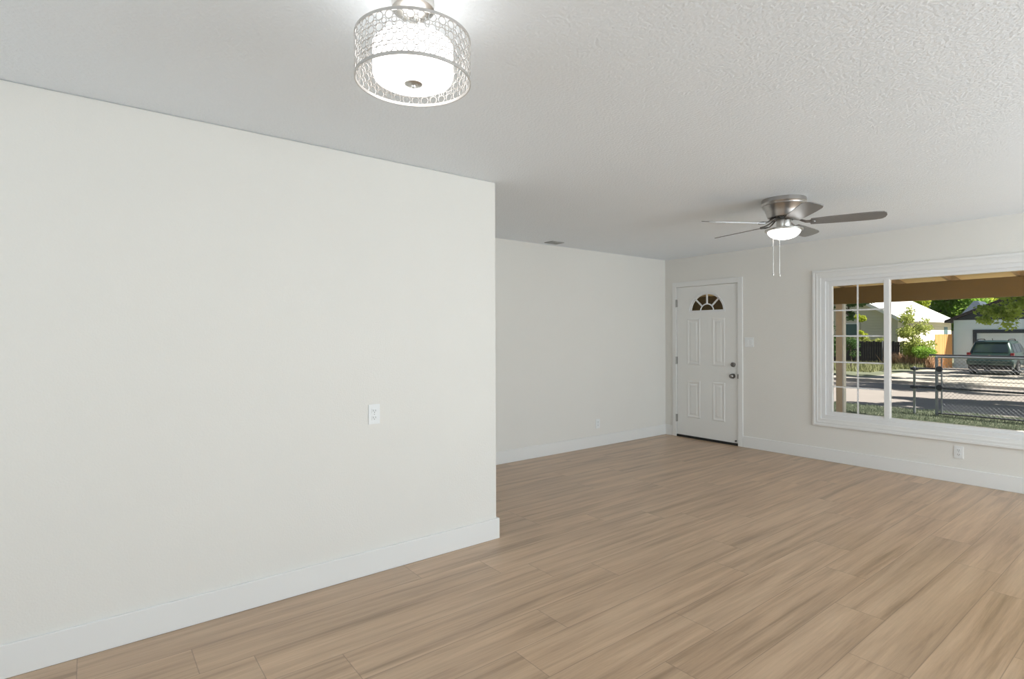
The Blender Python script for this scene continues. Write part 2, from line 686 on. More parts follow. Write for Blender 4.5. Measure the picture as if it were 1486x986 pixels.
# raised panels: moulded outline plus field
for (px0, px1, pz0, pz1) in ((-4.400, -4.197, .985, 1.612), (-4.020, -3.840, .985, 1.612),
                             (-4.400, -4.197, .275, .778), (-4.020, -3.840, .275, .778)):
    m = MB()
    yy = YF + .002
    a, b = .0, .014
    rings = []
    for ins, dep in ((0, .0005), (.010, -.0045), (.018, -.0045), (.034, .0002), (.046, .0002), (.062, -.004)):
        rings.append([(px0 + ins, yy + dep, pz0 + ins), (px1 - ins, yy + dep, pz0 + ins),
                      (px1 - ins, yy + dep, pz1 - ins), (px0 + ins, yy + dep, pz1 - ins)])
    m.loops(rings)
    dbuild(m, 'raised_panel', M_door)
# fanlight
fan_root = MB()
for i in range(N):
    a0, a1 = PI * i / N, PI * (i + 1) / N
    q = []
    for r_, h_, in ((FR, FH), (FR + .016, FH + .016)):
        q.append([(FC + r_ * math.cos(a), FZ + h_ * math.sin(a)) for a in (a0, a1)])
    (i0, i1), (o0, o1) = q
    fan_root.prism([(i0[0], YF - .004, i0[1]), (i1[0], YF - .004, i1[1]), (o1[0], YF - .004, o1[1]), (o0[0], YF - .004, o0[1])], (0, .008, 0))
    # inner lip
    r2 = .93
    j0 = (FC + FR * r2 * math.cos(a0), FZ + FH * r2 * math.sin(a0))
    j1 = (FC + FR * r2 * math.cos(a1), FZ + FH * r2 * math.sin(a1))
    fan_root.prism([(i0[0], YF + .012, i0[1]), (i1[0], YF + .012, i1[1]), (j1[0], YF + .012, j1[1]), (j0[0], YF + .012, j0[1])], (0, .02, 0))
fan_root.box(FC - FR - .016, FC + FR + .016, YF - .004, YF + .004, FZ - .016, FZ)
fan_root.box(FC - FR, FC + FR, YF + .004, YF + .03, FZ, FZ + .012)
ff = dbuild(fan_root, 'fanlight_frame', M_vinyl)
m = MB()
for ang in (45, 90, 135):
    a = R(ang)
    d = Vector((math.cos(a), 0, math.sin(a) * FH / FR))
    nrm = Vector((-math.sin(a), 0, math.cos(a))) * .009
    p0 = Vector((FC, YF + .012, FZ)) + d * .095
    p1 = Vector((FC, YF + .012, FZ)) + d * FR * .96
    m.prism([p0 - nrm, p1 - nrm, p1 + nrm, p0 + nrm], (0, .014, 0))
hub = []
for i in range(13):
    a = PI * i / 12
    hub.append((FC + .095 * math.cos(a), YF + .019, FZ + .006 + .088 * math.sin(a)))
m.tube(hub, .009, 6)
dbuild(m, 'fanlight_grille', M_vinyl)
m = MB()
pts = [(FC + FR * .99 * math.cos(PI * i / N), YF + .036, FZ + FH * .99 * math.sin(PI * i / N)) for i in range(N + 1)]
m.prism(pts, (0, .004, 0))
dbuild(m, 'fanlight_pane', M_glass)
for hz in (1.826, 1.043, .254):
    m = MB()
    m.lathe([(.0075, -.05), (.0075, .05)], (DX0 - .002, YF - .010, hz), 10)
    m.lathe([(.005, -.056), (.0085, -.05)], (DX0 - .002, YF - .010, hz), 10)
    m.box(DX0 - .016, DX0 + .016, YF - .007, YF + .004, hz - .05, hz + .05)
    dbuild(m, 'hinge', M_hinge)
m = MB()
m.lathe([(.0, -.058), (.017, -.057), (.027, -.047), (.0295, -.036), (.024, -.026), (.013, -.020), (.013, -.008),
         (.030, -.006), (.033, .0), (.033, .002)], (-3.733, YF + .002, .871), 28, 'Y')
dbuild(m, 'doorknob', M_pewter, smooth=True)
m = MB()
m.lathe([(.0, -.024), (.022, -.024), (.028, -.018), (.030, .0)], (-3.728, YF + .002, 1.015), 28, 'Y')
m.box(-3.732, -3.724, YF - .036, YF - .02, 1.000, 1.030, .002)
dbuild(m, 'deadbolt', M_pewter, smooth=True)
m = MB()
m.box(DX1 - .006, DX1 + .005, YF - .0175, YF - .004, .843, .899)
dbuild(m, 'strike_plate', M_darkmetal)
m = MB()
m.box(DX0 - .004, DX1 + .004, YF - .010, YF + TH, 0.0, .028)
dbuild(m, 'threshold', M_dark)
m = MB()
m.lathe([(.008, -.022), (.008, .0)], (DX1 - .035, YF + .002, .06), 12, 'Y')
dbuild(m, 'door_stop', M_darkmetal)

# ------------------------------------------------------------------ front window
win = empty('window_1', ((WX0 + WX1) / 2, YF, WZ0))
win['kind'] = 'structure'
TW = Matrix.Translation(-Vector(win.location))


def frame_rect(m, x0, x1, z0, z1, w, y0, y1, bev=0.):
    m.box(x0, x0 + w, y0, y1, z0, z1, bev)
    m.box(x1 - w, x1, y0, y1, z0, z1, bev)
    m.box(x0 + w, x1 - w, y0, y1, z1 - w, z1, bev)
    m.box(x0 + w, x1 - w, y0, y1, z0, z0 + w, bev)


m = MB()
CX0, CX1, CZ0, CZ1 = -2.765, .020, .383, 2.096
frame_rect(m, CX0, CX1, CZ0, CZ1, .082, YF - .014, YF, .002)
frame_rect(m, CX0, CX1, CZ0, CZ1, .022, YF - .024, YF - .012, .003)
frame_rect(m, CX0 + .034, CX1 - .034, CZ0 + .034, CZ1 - .034, .016, YF - .019, YF - .012, .003)
m.build('window_casing', M_trim, win, False, TW)
m = MB()
frame_rect(m, WX0 + .001, WX1 - .001, WZ0 + .001, WZ1 - .001, .045, YF - .004, YF + .08, .003)
frame_rect(m, WX0 + .045, WX1 - .045, WZ0 + .045, WZ1 - .045, .030, YF + .012, YF + .075, .003)
m.box(-2.082, -2.034, YF + .006, YF + .07, WZ0 + .06, WZ1 - .06, .002)
m.box(-.712, -.664, YF + .006, YF + .07, WZ0 + .06, WZ1 - .06, .002)
m.build('window_frame', M_vinyl, win, False, TW)
GY = YF + .034
for (a, b) in ((-2.612, -2.080), (-.666, -.135)):
    m = MB()
    m.box(a, a + .036, GY - .02, GY + .02, .520, 1.950)
    m.box(b - .004, b + .018, GY - .02, GY + .02, .520, 1.950)
    m.box(a + .036, b, GY - .02, GY + .02, 1.918, 1.950)
    m.box(a + .036, b, GY - .02, GY + .02, .515, .545)
    sash = m.build('sash', M_vinyl, win, False, TW)
    m = MB()
    m.box(a + .03, b, GY - .003, GY + .003, .540, 1.925)
    m.build('sash_pane', M_glass, sash)
    m = MB()
    mid = (a + .036 + b) / 2
    m.box(mid - .0075, mid + .0075, GY - .009, GY - .004, .545, 1.918)
    for z in (1.650, 1.373, 1.090, .820):
        m.box(a + .036, b - .004, GY - .0092, GY - .0042, z - .0075, z + .0075)
    m.build('grille', M_vinyl, sash)
m = MB()
m.box(-2.040, -.706, GY + .012, GY + .018, .515, 1.96)
m.build('center_pane', M_glass, win, False, TW)

# ------------------------------------------------------------------ electrical plates and vent


def face_plate(name, gangs, kind, M, label, cat, slots=True):
    """plate built in local XZ facing -Y, wall surface at y=0"""
    r = empty(name, (0, 0, 0), label=label, cat=cat)
    r.matrix_world = M
    w = .070 + .046 * (gangs - 1)
    h = .115
    MB().box(-w / 2, w / 2, -.006, 0, -h / 2, h / 2, .002).build('wall_plate', M_plate, r)
    for g_ in range(gangs):
        cx = (g_ - (gangs - 1) / 2) * .046
        if kind == 'switch':
            MB().box(cx - .016, cx + .016, -.010, -.005, -.033, .033, .0015).build('rocker', M_plate, r)
        else:
            for sz in (-1, 1):
                s = MB().box(cx - .0165, cx + .0165, -.0085, -.005, sz * .020 - .0135, sz * .020 + .0135, .003).build('receptacle', M_plate, r)
                mm = MB()
                mm.box(cx - .008, cx - .0055, -.0092, -.0083, sz * .020 - .003, sz * .020 + .007)
                mm.box(cx + .0055, cx + .008, -.0092, -.0083, sz * .020 - .003, sz * .020 + .007)
                mm.lathe([(.0028, -.0092), (.0028, -.0083)], (cx, 0, sz * .020 - .008), 10, 'Y')
                mm.build('slots', M_slot, s)
            mm = MB()
            mm.lathe([(.0025, -.0075), (.0025, -.0055)], (cx, 0, 0), 10, 'Y')
            mm.build('screw', M_hinge, r)
    return r


def on_left(x, y, z):   # facing +X
    return Matrix.Translation((x, y, z)) @ Matrix.Rotation(PI / 2, 4, 'Z')


face_plate('outlet', 1, 'outlet', on_left(XL, 1.325, .93), 'white outlet set at mid height on the near left wall', 'outlet')
face_plate('outlet', 1, 'outlet', on_left(XF, 5.04, .285), 'small white outlet low on the far left wall near the door corner', 'outlet')
face_plate('outlet', 1, 'outlet', Matrix.Translation((-1.474, YF, .286)), 'white outlet on the front wall below the large window', 'outlet')
face_plate('light_switch', 2, 'switch', Matrix.Translation((-3.515, YF, 1.298)), 'white double light switch beside the front door', 'light switch')

v = empty('ceiling_vent', (-4.575, 4.16, H), label='small grey ceiling vent near the top of the far left wall', cat='vent')
m = MB()
for b in ((-.07, .07, -.088, -.074), (-.07, .07, .074, .088), (-.07, -.056, -.074, .074), (.056, .07, -.074, .074)):
    m.box(*b, -.008, 0, .001)
m.build('vent_frame', M_vent, v)
m = MB()
for i in range(7):
    yy = -.066 + i * .022
    m.box(-.056, .056, yy - .007, yy + .007, -.006, -.004, M=None)
m.build('louvers', M_vent, v)
MB().box(-.056, .056, -.074, .074, -.003, -.0005).build('vent_back', M_slot, v)

# ------------------------------------------------------------------ drum ceiling light
lx, ly = -1.547, .812
lamp = empty('ceiling_light', (lx, ly, H), label='round metal lattice drum ceiling light with lit frosted glass shade', cat='ceiling light')
MB().lathe([(.0, 0), (.066, 0), (.066, -.028), (.060, -.034), (.030, -.052), (.012, -.056), (.012, -.075), (.0, -.075)], seg=40).build('canopy', M_nickel2, lamp, True)
MB().lathe([(.006, -.07), (.006, -.252), (.0, -.252)], seg=12).build('stem', M_nickel2, lamp, True)
RT, zt, zb = .178, -.126, -.252
for zz in (zt, zb):
    m = MB()
    m.lathe([(RT - .002, zz - .0045), (RT + .002, zz - .0045), (RT + .002, zz + .0045), (RT - .002, zz + .0045), (RT - .002, zz - .0045)], seg=72, cap=False)
    m.build('shade_ring', M_lattice, lamp, True)
m = MB()
nc, nr = 36, 4
ph_ = (zt - zb) / nr


def ring_on_drum(m, a, z, r, rad=.0014, seg=14):
    pts = []
    for q in range(seg):
        t = 2 * PI * q / seg
        aa = a + r * math.cos(t) / RT
        pts.append((RT * math.cos(aa), RT * math.sin(aa), z + r * math.sin(t)))
    m.tube(pts, rad, 4, closed=True)


for row in range(nr):
    for c in range(nc):
        ring_on_drum(m, 2 * PI * c / nc, zb + ph_ * (row + .5), .0118)
        if row < nr - 1:
            ring_on_drum(m, 2 * PI * (c + .5) / nc, zb + ph_ * (row + 1), .0075, seg=10)
        # short links between the circles
        a = 2 * PI * c / nc
        for (da, dz) in ((.5, .5), (.5, -.5)):
            z0_ = zb + ph_ * (row + .5)
            z1_ = z0_ + dz * ph_
            if not (zb - 1e-4 <= z1_ <= zt + 1e-4):
                continue
        pa, pb = a + .0118 / RT, a + 2 * PI / nc - .0118 / RT
        m.tube([(RT * math.cos(pa), RT * math.sin(pa), zb + ph_ * (row + .5)), (RT * math.cos(pb), RT * math.sin(pb), zb + ph_ * (row + .5))], .0011, 4)
        zc = zb + ph_ * (row + .5)
        m.tube([(RT * math.cos(a), RT * math.sin(a), zc + .0118), (RT * math.cos(a), RT * math.sin(a), zc + ph_ - .0118 if row < nr - 1 else zt)], .0011, 4)
        if row == 0:
            m.tube([(RT * math.cos(a), RT * math.sin(a), zb), (RT * math.cos(a), RT * math.sin(a), zc - .0118)], .0011, 4)
m.build('shade_lattice', M_lattice, lamp, False)
m = MB()
for k in range(3):
    a = R(100 + 120 * k)
    m.tube([(.008 * math.cos(a), .008 * math.sin(a), zt - .004), (RT * math.cos(a), RT * math.sin(a), zt)], .0022, 6)
m.build('shade_spider', M_lattice, lamp)
MB().lathe([(.0, zt - .012), (.120, zt - .012), (.125, zt - .018), (.125, zb + .018), (.120, zb + .006), (.108, zb - .001), (.03, zb - .006), (.0, zb - .006)], seg=56).build('glass_shade', M_bulb, lamp, True)
MB().lathe([(.028, zb - .0065), (.028, zb - .009), (.020, zb - .012), (.008, zb - .014), (.006, zb - .020), (.0, zb - .021)], seg=32).build('finial', M_nickel2, lamp, True)

# ------------------------------------------------------------------ ceiling fan
fx, fy = -2.06, 4.28
fan = empty('ceiling_fan', (fx, fy, H), label='five-blade brushed nickel ceiling fan with lit bowl and pull chains', cat='ceiling fan')
MB().lathe([(.0, 0), (.158, 0), (.160, -.006), (.160, -.030), (.155, -.036), (.152, -.046), (.157, -.052), (.150, -.062),
            (.136, -.078), (.126, -.105), (.120, -.128), (.114, -.140), (.090, -.146), (.0, -.146)], seg=56).build('motor_housing', M_nickel, fan, True)
m = MB()
m.lathe([(.0, -.146), (.088, -.146), (.088, -.152), (.0, -.152)], seg=30)
for k in range(28):
    a = 2 * PI * k / 28
    m.box(.080, .100, -.003, .003, -.152, -.136, M=Matrix.Rotation(a, 4, 'Z'))
m.build('flywheel', M_darkmetal, fan)
MB().lathe([(.0, -.15), (.05, -.15), (.052, -.158), (.052, -.222), (.048, -.228), (.0, -.228)], seg=36).build('switch_housing', M_nickel2, fan, True)
MB().lathe([(.0, -.224), (.06, -.224), (.120, -.228), (.136, -.233), (.136, -.245), (.128, -.248), (.0, -.248)], seg=48).build('light_plate', M_nickel2, fan, True)
prof = [(.117 * math.cos(t), -.246 - .064 * math.sin(t)) for t in [R(4 + i * 86 / 10) for i in range(11)]]
prof[-1] = (0, -.310)
MB().lathe([(.112, -.242)] + prof, seg=48).build('glass_bowl', M_bulb2, fan, True)
for k in range(5):
    a = R(24 + 72 * k)
    # blade iron with blade as its neighbour
    Mz = Matrix.Rotation(a, 4, 'Z')
    m = MB()
    for s_ in (-1, 1):
        m.tube([(.085, s_ * .010, -.150), (.120, s_ * .018, -.172), (.150, s_ * .028, -.185), (.19, s_ * .03, -.187)], [.006, .006, .005, .005], 8)
    m.tube([(.19, -.03, -.187), (.205, 0, -.187), (.19, .03, -.187)], .006, 8)
    m.lathe([(.0, -.008), (.010, -.008), (.012, 0), (.0, 0)], (.205, 0, -.186), 14)
    iron = m.build('blade_iron', M_pewter, fan, True, Mz)
    m = MB()
    out = [(.185, -.050), (.30, -.060), (.50, -.068), (.60, -.068), (.645, -.058), (.662, -.035), (.668, 0), (.662, .035), (.645, .058), (.60, .068), (.50, .068), (.30, .060), (.185, .050), (.175, .0)]
    m.prism([(x, y, 0) for x, y in out], (0, 0, .006))
    Mb = Mz @ Matrix.Translation((0, 0, -.190)) @ Matrix.Rotation(R(-13), 4, 'X')
    m.build('blade', M_blade, fan, False, Mb)
for (cx, cy, zc) in ((-.114, .058, -.552), (-.082, .098, -.560)):
    c_ = MB().tube([(cx, cy, -.246), (cx, cy, zc)], .0021, 6).build('pull_chain', M_nickel2, fan)
    MB().lathe([(.0, 0), (.004, -.002), (.007, -.014), (.005, -.024), (.0, -.028)], (cx, cy, zc), 14).build('chain_knob', M_nickel2, c_, True)

# ------------------------------------------------------------------ outside: ground
G = -.75
GY0 = -.33
struct(MB().box(-7.5, 5.5, YF + TH, 9.25, -.32, -.15).build('porch_slab', M_slab))
m = MB()
n1, n2 = 60, 14
vs = []
for i in range(n1 + 1):
    row = []
    for j in range(n2 + 1):
        x = -14 + 24 * i / n1
        y = 9.1 + (14.9 - 9.1) * j / n2
        z = GY0 + mnoise.noise(Vector((x, y, 0))) * .03
        row.append(m.bm.verts.new((x, y, z)))
    for yy in ((15.25, G + .05), (15.3, -1.2)):
        row.append(m.bm.verts.new((x, yy[0], yy[1])))
    vs.append(row)
for i in range(n1):
    for j in range(len(vs[0]) - 1):
        m.bm.faces.new((vs[i][j], vs[i + 1][j], vs[i + 1][j + 1], vs[i][j + 1]))
struct(m.build('front_lawn', M_soil))
struct(MB().box(-60, 40, 15.2, 28, G - .3, G).build('street', M_street))
struct(MB().box(-60, 40, 28, 28.25, G - .3, G + .12, .02).build('curb', M_conc))
struct(MB().box(-60, 40, 28.25, 29.7, G - .3, G + .10).build('sidewalk', M_conc))
struct(MB().box(-60, -10.4, 29.7, 60, G - .3, G + .09).build('far_lawn', M_soil))
struct(MB().box(-10.4, 40, 29.7, 60, G - .3, G + .09).build('driveway', M_conc))
GD = G + .09


def blades(name, mt, boxes, n, h, w, label, cat, zf):
    m = MB()
    rg = random.Random(len(name) + n)
    for i in range(n):
        bx = boxes[rg.randrange(len(boxes))]
        x, y = rg.uniform(bx[0], bx[1]), rg.uniform(bx[2], bx[3])
        z = zf(x, y)
        hh = h * rg.uniform(.4, 1.3)
        a = rg.random() * PI
        dx, dy = math.cos(a) * w / 2, math.sin(a) * w / 2
        lx_, ly_ = rg.gauss(0, .3) * hh, rg.gauss(0, .3) * hh
        q = [m.bm.verts.new((x - dx, y - dy, z - .01)), m.bm.verts.new((x + dx, y + dy, z - .01)), m.bm.verts.new((x + lx_, y + ly_, z + hh))]
        m.bm.faces.new(q)
    return tag(m.build(name, mt), label, cat, kind='stuff')


blades('grass', M_grassA, [(-8, 1, 10.5, 15.0)], 60000, .05, .012,
       'short green lawn grass between the porch and the chain-link gate', 'grass',
       lambda x, y: GY0 + mnoise.noise(Vector((x, y, 0))) * .03)
blades('weeds', M_grassB, [(-18.5, -10.6, 38.2, 41.2), (-18.5, -11.5, 33.5, 38.2)], 7000, .30, .06,
       'tall pale weeds growing along the foot of the dark fence', 'weeds', lambda x, y: GD)
blades('dry_brush', M_dry, [(-12.8, -10.2, 39.6, 41.0)], 1500, .75, .10,
       'pinkish dry brush under the leafy bush by the cedar fence', 'brush', lambda x, y: GD)

# ------------------------------------------------------------------ porch cover
porch = empty('porch_cover', (-3.5, 9.05, -.15), label='brown porch beam with tan post and board roof outside the window', cat='porch')
TP = Matrix.Translation(-Vector(porch.location))
MB().box(-7.2, .35, 9.0, 9.09, 1.852, 2.098, .004).build('beam', M_beam, porch, False, TP)
post = MB().box(-3.553, -3.464, 9.003, 9.087, -.15, 1.852, .003).build('post', M_post, porch, False, TP)
MB().box(-3.464, -3.444, 9.001, 9.089, -.15, 1.852, .002).build('side_strip', M_board, post)  # white strip covering the post's right face
sl = -.115
for i, x in enumerate((-6.65, -6.0, -5.35, -4.75, -4.10, -3.47, -2.80, -2.17, -1.485, -.82, -.16)):
    m = MB()
    zz = lambda y: 2.104 + (y - 9.0) * sl
    m.prism([(x - .02, YF + TH, zz(YF + TH)), (x - .02, 9.72, zz(9.72)), (x - .02, 9.72, zz(9.72) + .09), (x - .02, YF + TH, zz(YF + TH) + .09)], (.04, 0, 0))
    m.build('rafter', M_rafter, porch, False, TP)
m = MB()
z1_ = lambda y: 2.196 + (y - 9.0) * sl
m.prism([(-7.3, YF + TH, z1_(YF + TH)), (-7.3, 9.75, z1_(9.75)), (-7.3, 9.75, z1_(9.75) + .04), (-7.3, YF + TH, z1_(YF + TH) + .04)], (7.7, 0, 0))
m.build('roof_boards', M_deck, porch, False, TP)

# ------------------------------------------------------------------ chain link gate and post
FY = 14.1
fp = empty('fence_post', (-3.998, FY, GY0), label='short galvanized post left of the chain-link gate, with two dark brackets', cat='post')
MB().lathe([(.024, -.1), (.024, .985), (.028, .99), (.020, 1.02), (.0, 1.03)], seg=14).build('pole', M_galv, fp, True)
for z in (.98, .585):
    m = MB()
    m.lathe([(.05, -.03), (.055, 0), (.05, .03)], (0, 0, z), 14)
    m.box(-.07, .07, -.03, .03, z - .025, z + .025, .01)
    m.build('bracket', M_iron, fp)
gt = empty('chain_link_gate', (-3.60, FY, GY0), label='long galvanized chain-link gate across the front yard', cat='gate')
m = MB()
m.lathe([(.027, -.1), (.027, 1.25), (.0, 1.27)], (-.005, 0, 0), 14)
m.build('gate_post', M_galv, gt, True)
TOP = .915 - GY0
m = MB()
m.tube([(.0, 0, TOP), (4.2, 0, TOP)], .021, 10)
m.tube([(.08, 0, TOP), (.08, 0, .06)], .014, 10)
m.build('gate_frame', M_galv, gt, True)
for (x0_, z_, rr_) in ((-.40, .99, .017), (-.40, .586, .019), (.0, .06, .017)):
    m = MB()
    m.tube([(x0_, .02, z_), (4.2, .02, z_)], rr_, 8)
    m.build('gate_rail', M_iron, gt, True)
m = MB()
m.tube([(-.16, .10, TOP + .035), (4.2, .10, TOP + .035)], .016, 8)
m.build('gate_track', M_iron, gt, True)
for z in (.99, .60):
    m = MB()
    m.lathe([(.0, -.035), (.055, -.03), (.062, 0), (.055, .03), (.0, .035)], (.04, 0, z), 16, 'Y')
    m.build('hinge_bracket', M_iron, gt)
m = MB()
sp_ = .072
x_a, x_b, z_a, z_b = .0, 4.2, .06, TOP
hgt = z_b - z_a
i = -int(hgt / sp_) - 1
while i * sp_ < x_b:
    for sgn in (1, -1):
        xs = i * sp_
        p0, p1 = (xs, z_a), (xs + hgt, z_b)
        # clip to x range
        t0 = max(0, (x_a - xs) / hgt)
        t1 = min(1, (x_b - xs) / hgt)
        if t1 > t0 + .01:
            zz0, zz1 = z_a + t0 * hgt, z_a + t1 * hgt
            if sgn < 0:
                zz0, zz1 = z_b - t0 * hgt, z_b - t1 * hgt
            m.tube([(xs + t0 * hgt, .0 + .002 * sgn, zz0), (xs + t1 * hgt, .002 * sgn, zz1)], .0016, 4)
    i += 1
m.build('chain_link_mesh', M_wire, gt)

# ------------------------------------------------------------------ fences across the street


def board_fence(name, p0, p1, z0, z1, mt, label, cat, bw=.14, jag=.04, rails=(), seed=1, posts=()):
    rg = random.Random(seed)
    p0, p1 = Vector(p0), Vector(p1)
    d = (p1 - p0)
    Ln = d.length
    ang = math.atan2(d.y, d.x)
    r = empty(name, (p0.x, p0.y, z0), ang, label=label, cat=cat)
    m = MB()
    x = 0
    while x < Ln:
        m.box(x, min(x + bw - .012, Ln), -.012 + rg.uniform(-.006, .006), .012, 0, z1 - z0 + rg.uniform(-jag, jag))
        x += bw
    m.build('boards', mt, r)
    for z in (.35, (z1 - z0) * .8):
        MB().box(0, Ln, .012, .05, z, z + .09).build('stringer', mt, r)
    for px in posts:
        MB().lathe([(.03, 0), (.03, z1 - z0 + .03), (.0, z1 - z0 + .05)], (px, -.05, 0), 10).build('post', M_galv, r)
    return r


board_fence('wooden_fence', (-20, 41.6), (-11.2, 41.6), GD, .93, M_fence,
            'dark weathered board fence in front of the cream house', 'fence', posts=(3.9, 6.45, 8.2))
board_fence('wooden_fence', (-10.45, 40.6), (-9.9, 41.75), GD, 1.39, M_cedar,
            'orange cedar board fence between the leafy bush and white garage', 'fence', seed=4, jag=.01)

# ------------------------------------------------------------------ cream house
hx, hy = -13.57, 44.5
house = empty('house', (hx, hy, GD), label='cream lap-sided house with pale roof across the street', cat='house')
TH_ = Matrix.Translation(-Vector(house.location))
EZ = 2.56
slope = .575
HWID = 10.
RX = hx - HWID / 2
RZ = EZ + slope * HWID / 2
YE = 57.
m = MB()
m.prism([(hx, hy, GD), (hx, hy, EZ), (RX, hy, RZ), (hx - HWID, hy, EZ), (hx - HWID, hy, GD)], (0, YE - hy, 0))
m.build('wall', M_siding, house, False, TH_)
m = MB()
for s_ in (1, -1):
    ex = RX + s_ * (HWID / 2 + .45)
    ez = EZ - slope * .45
    m.prism([(RX, hy - .4, RZ + .02), (ex, hy - .4, ez + .02), (ex, hy - .4, ez + .12), (RX, hy - .4, RZ + .14)], (0, YE - hy + .8, 0))
roof = m.build('roof', M_roofw, house, False, TH_)
m = MB()
for s_ in (1, -1):
    ex = RX + s_ * (HWID / 2 + .47)
    ez = EZ - slope * .47
    m.prism([(RX, hy - .44, RZ - .12), (ex, hy - .44, ez - .12), (ex, hy - .44, ez + .13), (RX, hy - .44, RZ + .13)], (0, .05, 0))
m.build('rake_board', M_board, house, False, TH_)
for (a, b, z0_, z1_2) in ((-17.05, -16.05, 1.30, 2.17),):
    w = MB().box(a, b, hy - .03, hy + .02, z0_, z1_2).build('window', M_housewin, house, False, TH_)
    m = MB()
    frame_rect(m, a - .08, b + .08, z0_ - .08, z1_2 + .08, .08, hy - .06, hy)
    m.build('window_trim', M_board, w)
w = MB().box(hx - .02, hx + .03, 55.0, 55.9, .8, 2.0).build('window', M_housewin, house, False, TH_)

# ------------------------------------------------------------------ garage
gy = 42.
gar = empty('garage', (-6.4, gy, GD), label='white garage with dark gable roof behind the green car', cat='garage')
TG = Matrix.Translation(-Vector(gar.location))
gx0, gx1 = -9.88, -2.9
ge = 2.255
m = MB()
m.box(gx0, -8.79, gy, gy + .2, GD, ge)
m.box(-8.79, -3.95, gy, gy + .2, 1.45, ge)
m.box(-3.95, gx1, gy, gy + .2, GD, ge)
m.box(gx0, gx0 + .2, gy + .2, gy + 7, GD, ge)
m.box(gx1 - .2, gx1, gy + .2, gy + 7, GD, ge)
m.box(gx0 + .2, gx1 - .2, gy + 6.8, gy + 7, GD, ge)
m.build('wall', M_gar, gar, False, TG)
MB().box(-8.79, -3.95, gy + .10, gy + .16, GD, 1.45).build('garage_door', M_gard, gar, False, TG)
m = MB()
m.box(-8.96, -8.79, gy - .03, gy + .08, GD, 1.66)
m.box(-3.95, -3.78, gy - .03, gy + .08, GD, 1.66)
m.box(-8.79, -3.95, gy - .03, gy + .08, 1.45, 1.66)
m.build('door_trim', M_navy, gar, False, TG)
gsl = .46
gm = (gx0 + gx1) / 2
gaz = ge + (gm - gx0) * gsl
m = MB()
m.prism([(gx0, gy + .01, ge), (gx1, gy + .01, ge), (gm, gy + .01, gaz)], (0, .15, 0))
m.build('gable', M_navy, gar, False, TG)
m = MB()
for s_ in (-1, 1):
    ex = gm + s_ * (gm - gx0 + .38)
    ez = ge - .38 * gsl
    m.prism([(gm, gy - .35, gaz + .02), (ex, gy - .35, ez + .02), (ex, gy - .35, ez + .16), (gm, gy - .35, gaz + .16)], (0, 7.7, 0))
m.build('roof', M_shing, gar, False, TG)

# neighbouring roof beyond the garage
h2 = empty('house', (-12.9, 60, GD), label='distant house with blue-grey hip roof peeking above the garage', cat='house')
m = MB()
m.box(-.6, 1.1, 0, 4, 0, 3.5)
m.build('wall', M_gar, h2)
m = MB()
b_ = [(-.85, -.3, 3.5), (1.4, -.3, 3.5), (1.4, 4.3, 3.5), (-.85, 4.3, 3.5)]
t_ = [(.0, .8, 4.95), (.25, .8, 4.95), (.25, 3.2, 4.95), (.0, 3.2, 4.95)]
m.loops([b_, t_])
m.build('roof', M_bshing, h2)

# ------------------------------------------------------------------ trees and shrubs


def tree(name, base, trunk_pts, trunk_r, blobs, n, size, mt, label, cat, group=None, seed=1, stems=()):
    rg = random.Random(seed)
    r = empty(name, base, label=label, cat=cat, group=group)
    m = MB()
    m.tube(trunk_pts, trunk_r, 8)
    for st in stems:
        k_ = len(st)
        m.tube(st, [trunk_r[-1] * (1 - .6 * i / (k_ - 1)) for i in range(k_)], 6)
    for (c, rad) in blobs[:12]:
        t = Vector(trunk_pts[-1])
        m.tube([t, (t + Vector(c)) / 2 + Vector((0, 0, .1)), Vector(c)], [trunk_r[-1] * .6, trunk_r[-1] * .35, trunk_r[-1] * .15], 5)
    m.build('trunk', M_bark, r, True)
    m = MB()
    tot = sum(b[1][0] * b[1][1] * b[1][2] for b in blobs) or 1
    for (c, rad) in blobs:
        k_ = max(55, int(n * rad[0] * rad[1] * rad[2] / tot))
        for _ in range(k_):
            d = Vector((rg.gauss(0, 1), rg.gauss(0, 1), rg.gauss(0, 1))).normalized()
            q = rg.random() ** .45
            p = Vector((c[0] + d.x * rad[0] * q, c[1] + d.y * rad[1] * q, c[2] + d.z * rad[2] * q))
            m.leaf(p, size, rg)
    m.build('foliage', mt, r)
    return r


def clumps(cx, cy, cz, rx, ry, rz, n, s0, s1, seed):
    rg = random.Random(seed)
    out = []
    for _ in range(n):
        d = Vector((rg.gauss(0, 1), rg.gauss(0, 1), rg.gauss(0, 1))).normalized() * rg.random() ** .4
        s = rg.uniform(s0, s1)
        out.append(((cx + d.x * rx, cy + d.y * ry, cz + d.z * rz), (s, s, s * .75)))
    return out


# leafy bush before the cream house
bl = clumps(0, 0, 2.55, .85, .6, .85, 16, .25, .5, 3) + clumps(.25, -.3, 1.25, .75, .5, .8, 14, .3, .5, 4) + [((-.15, 0, 3.5), (.3, .3, .35)), ((-.3, 0, 3.2), (.35, .3, .3))]
tree('bush', (-11.45, 40.2, GD), [(0, 0, 0), (.1, 0, .8), (0, 0, 1.6), (-.1, 0, 2.4)], [.07, .06, .05, .04], bl, 5200, .13, M_leafO,
     'tall leafy bush between the dark fence and cedar fence', 'bush', seed=5)
bl = clumps(0, 0, .95, .45, .4, .65, 12, .22, .4, 8)
tree('shrub', (-10.75, 39.6, GD), [(0, 0, 0), (.03, 0, .5), (0, 0, .9)], [.04, .03, .02], bl, 2200, .11, M_leafG,
     'bright green shrub overlapping the left edge of the cedar fence', 'shrub', seed=6)
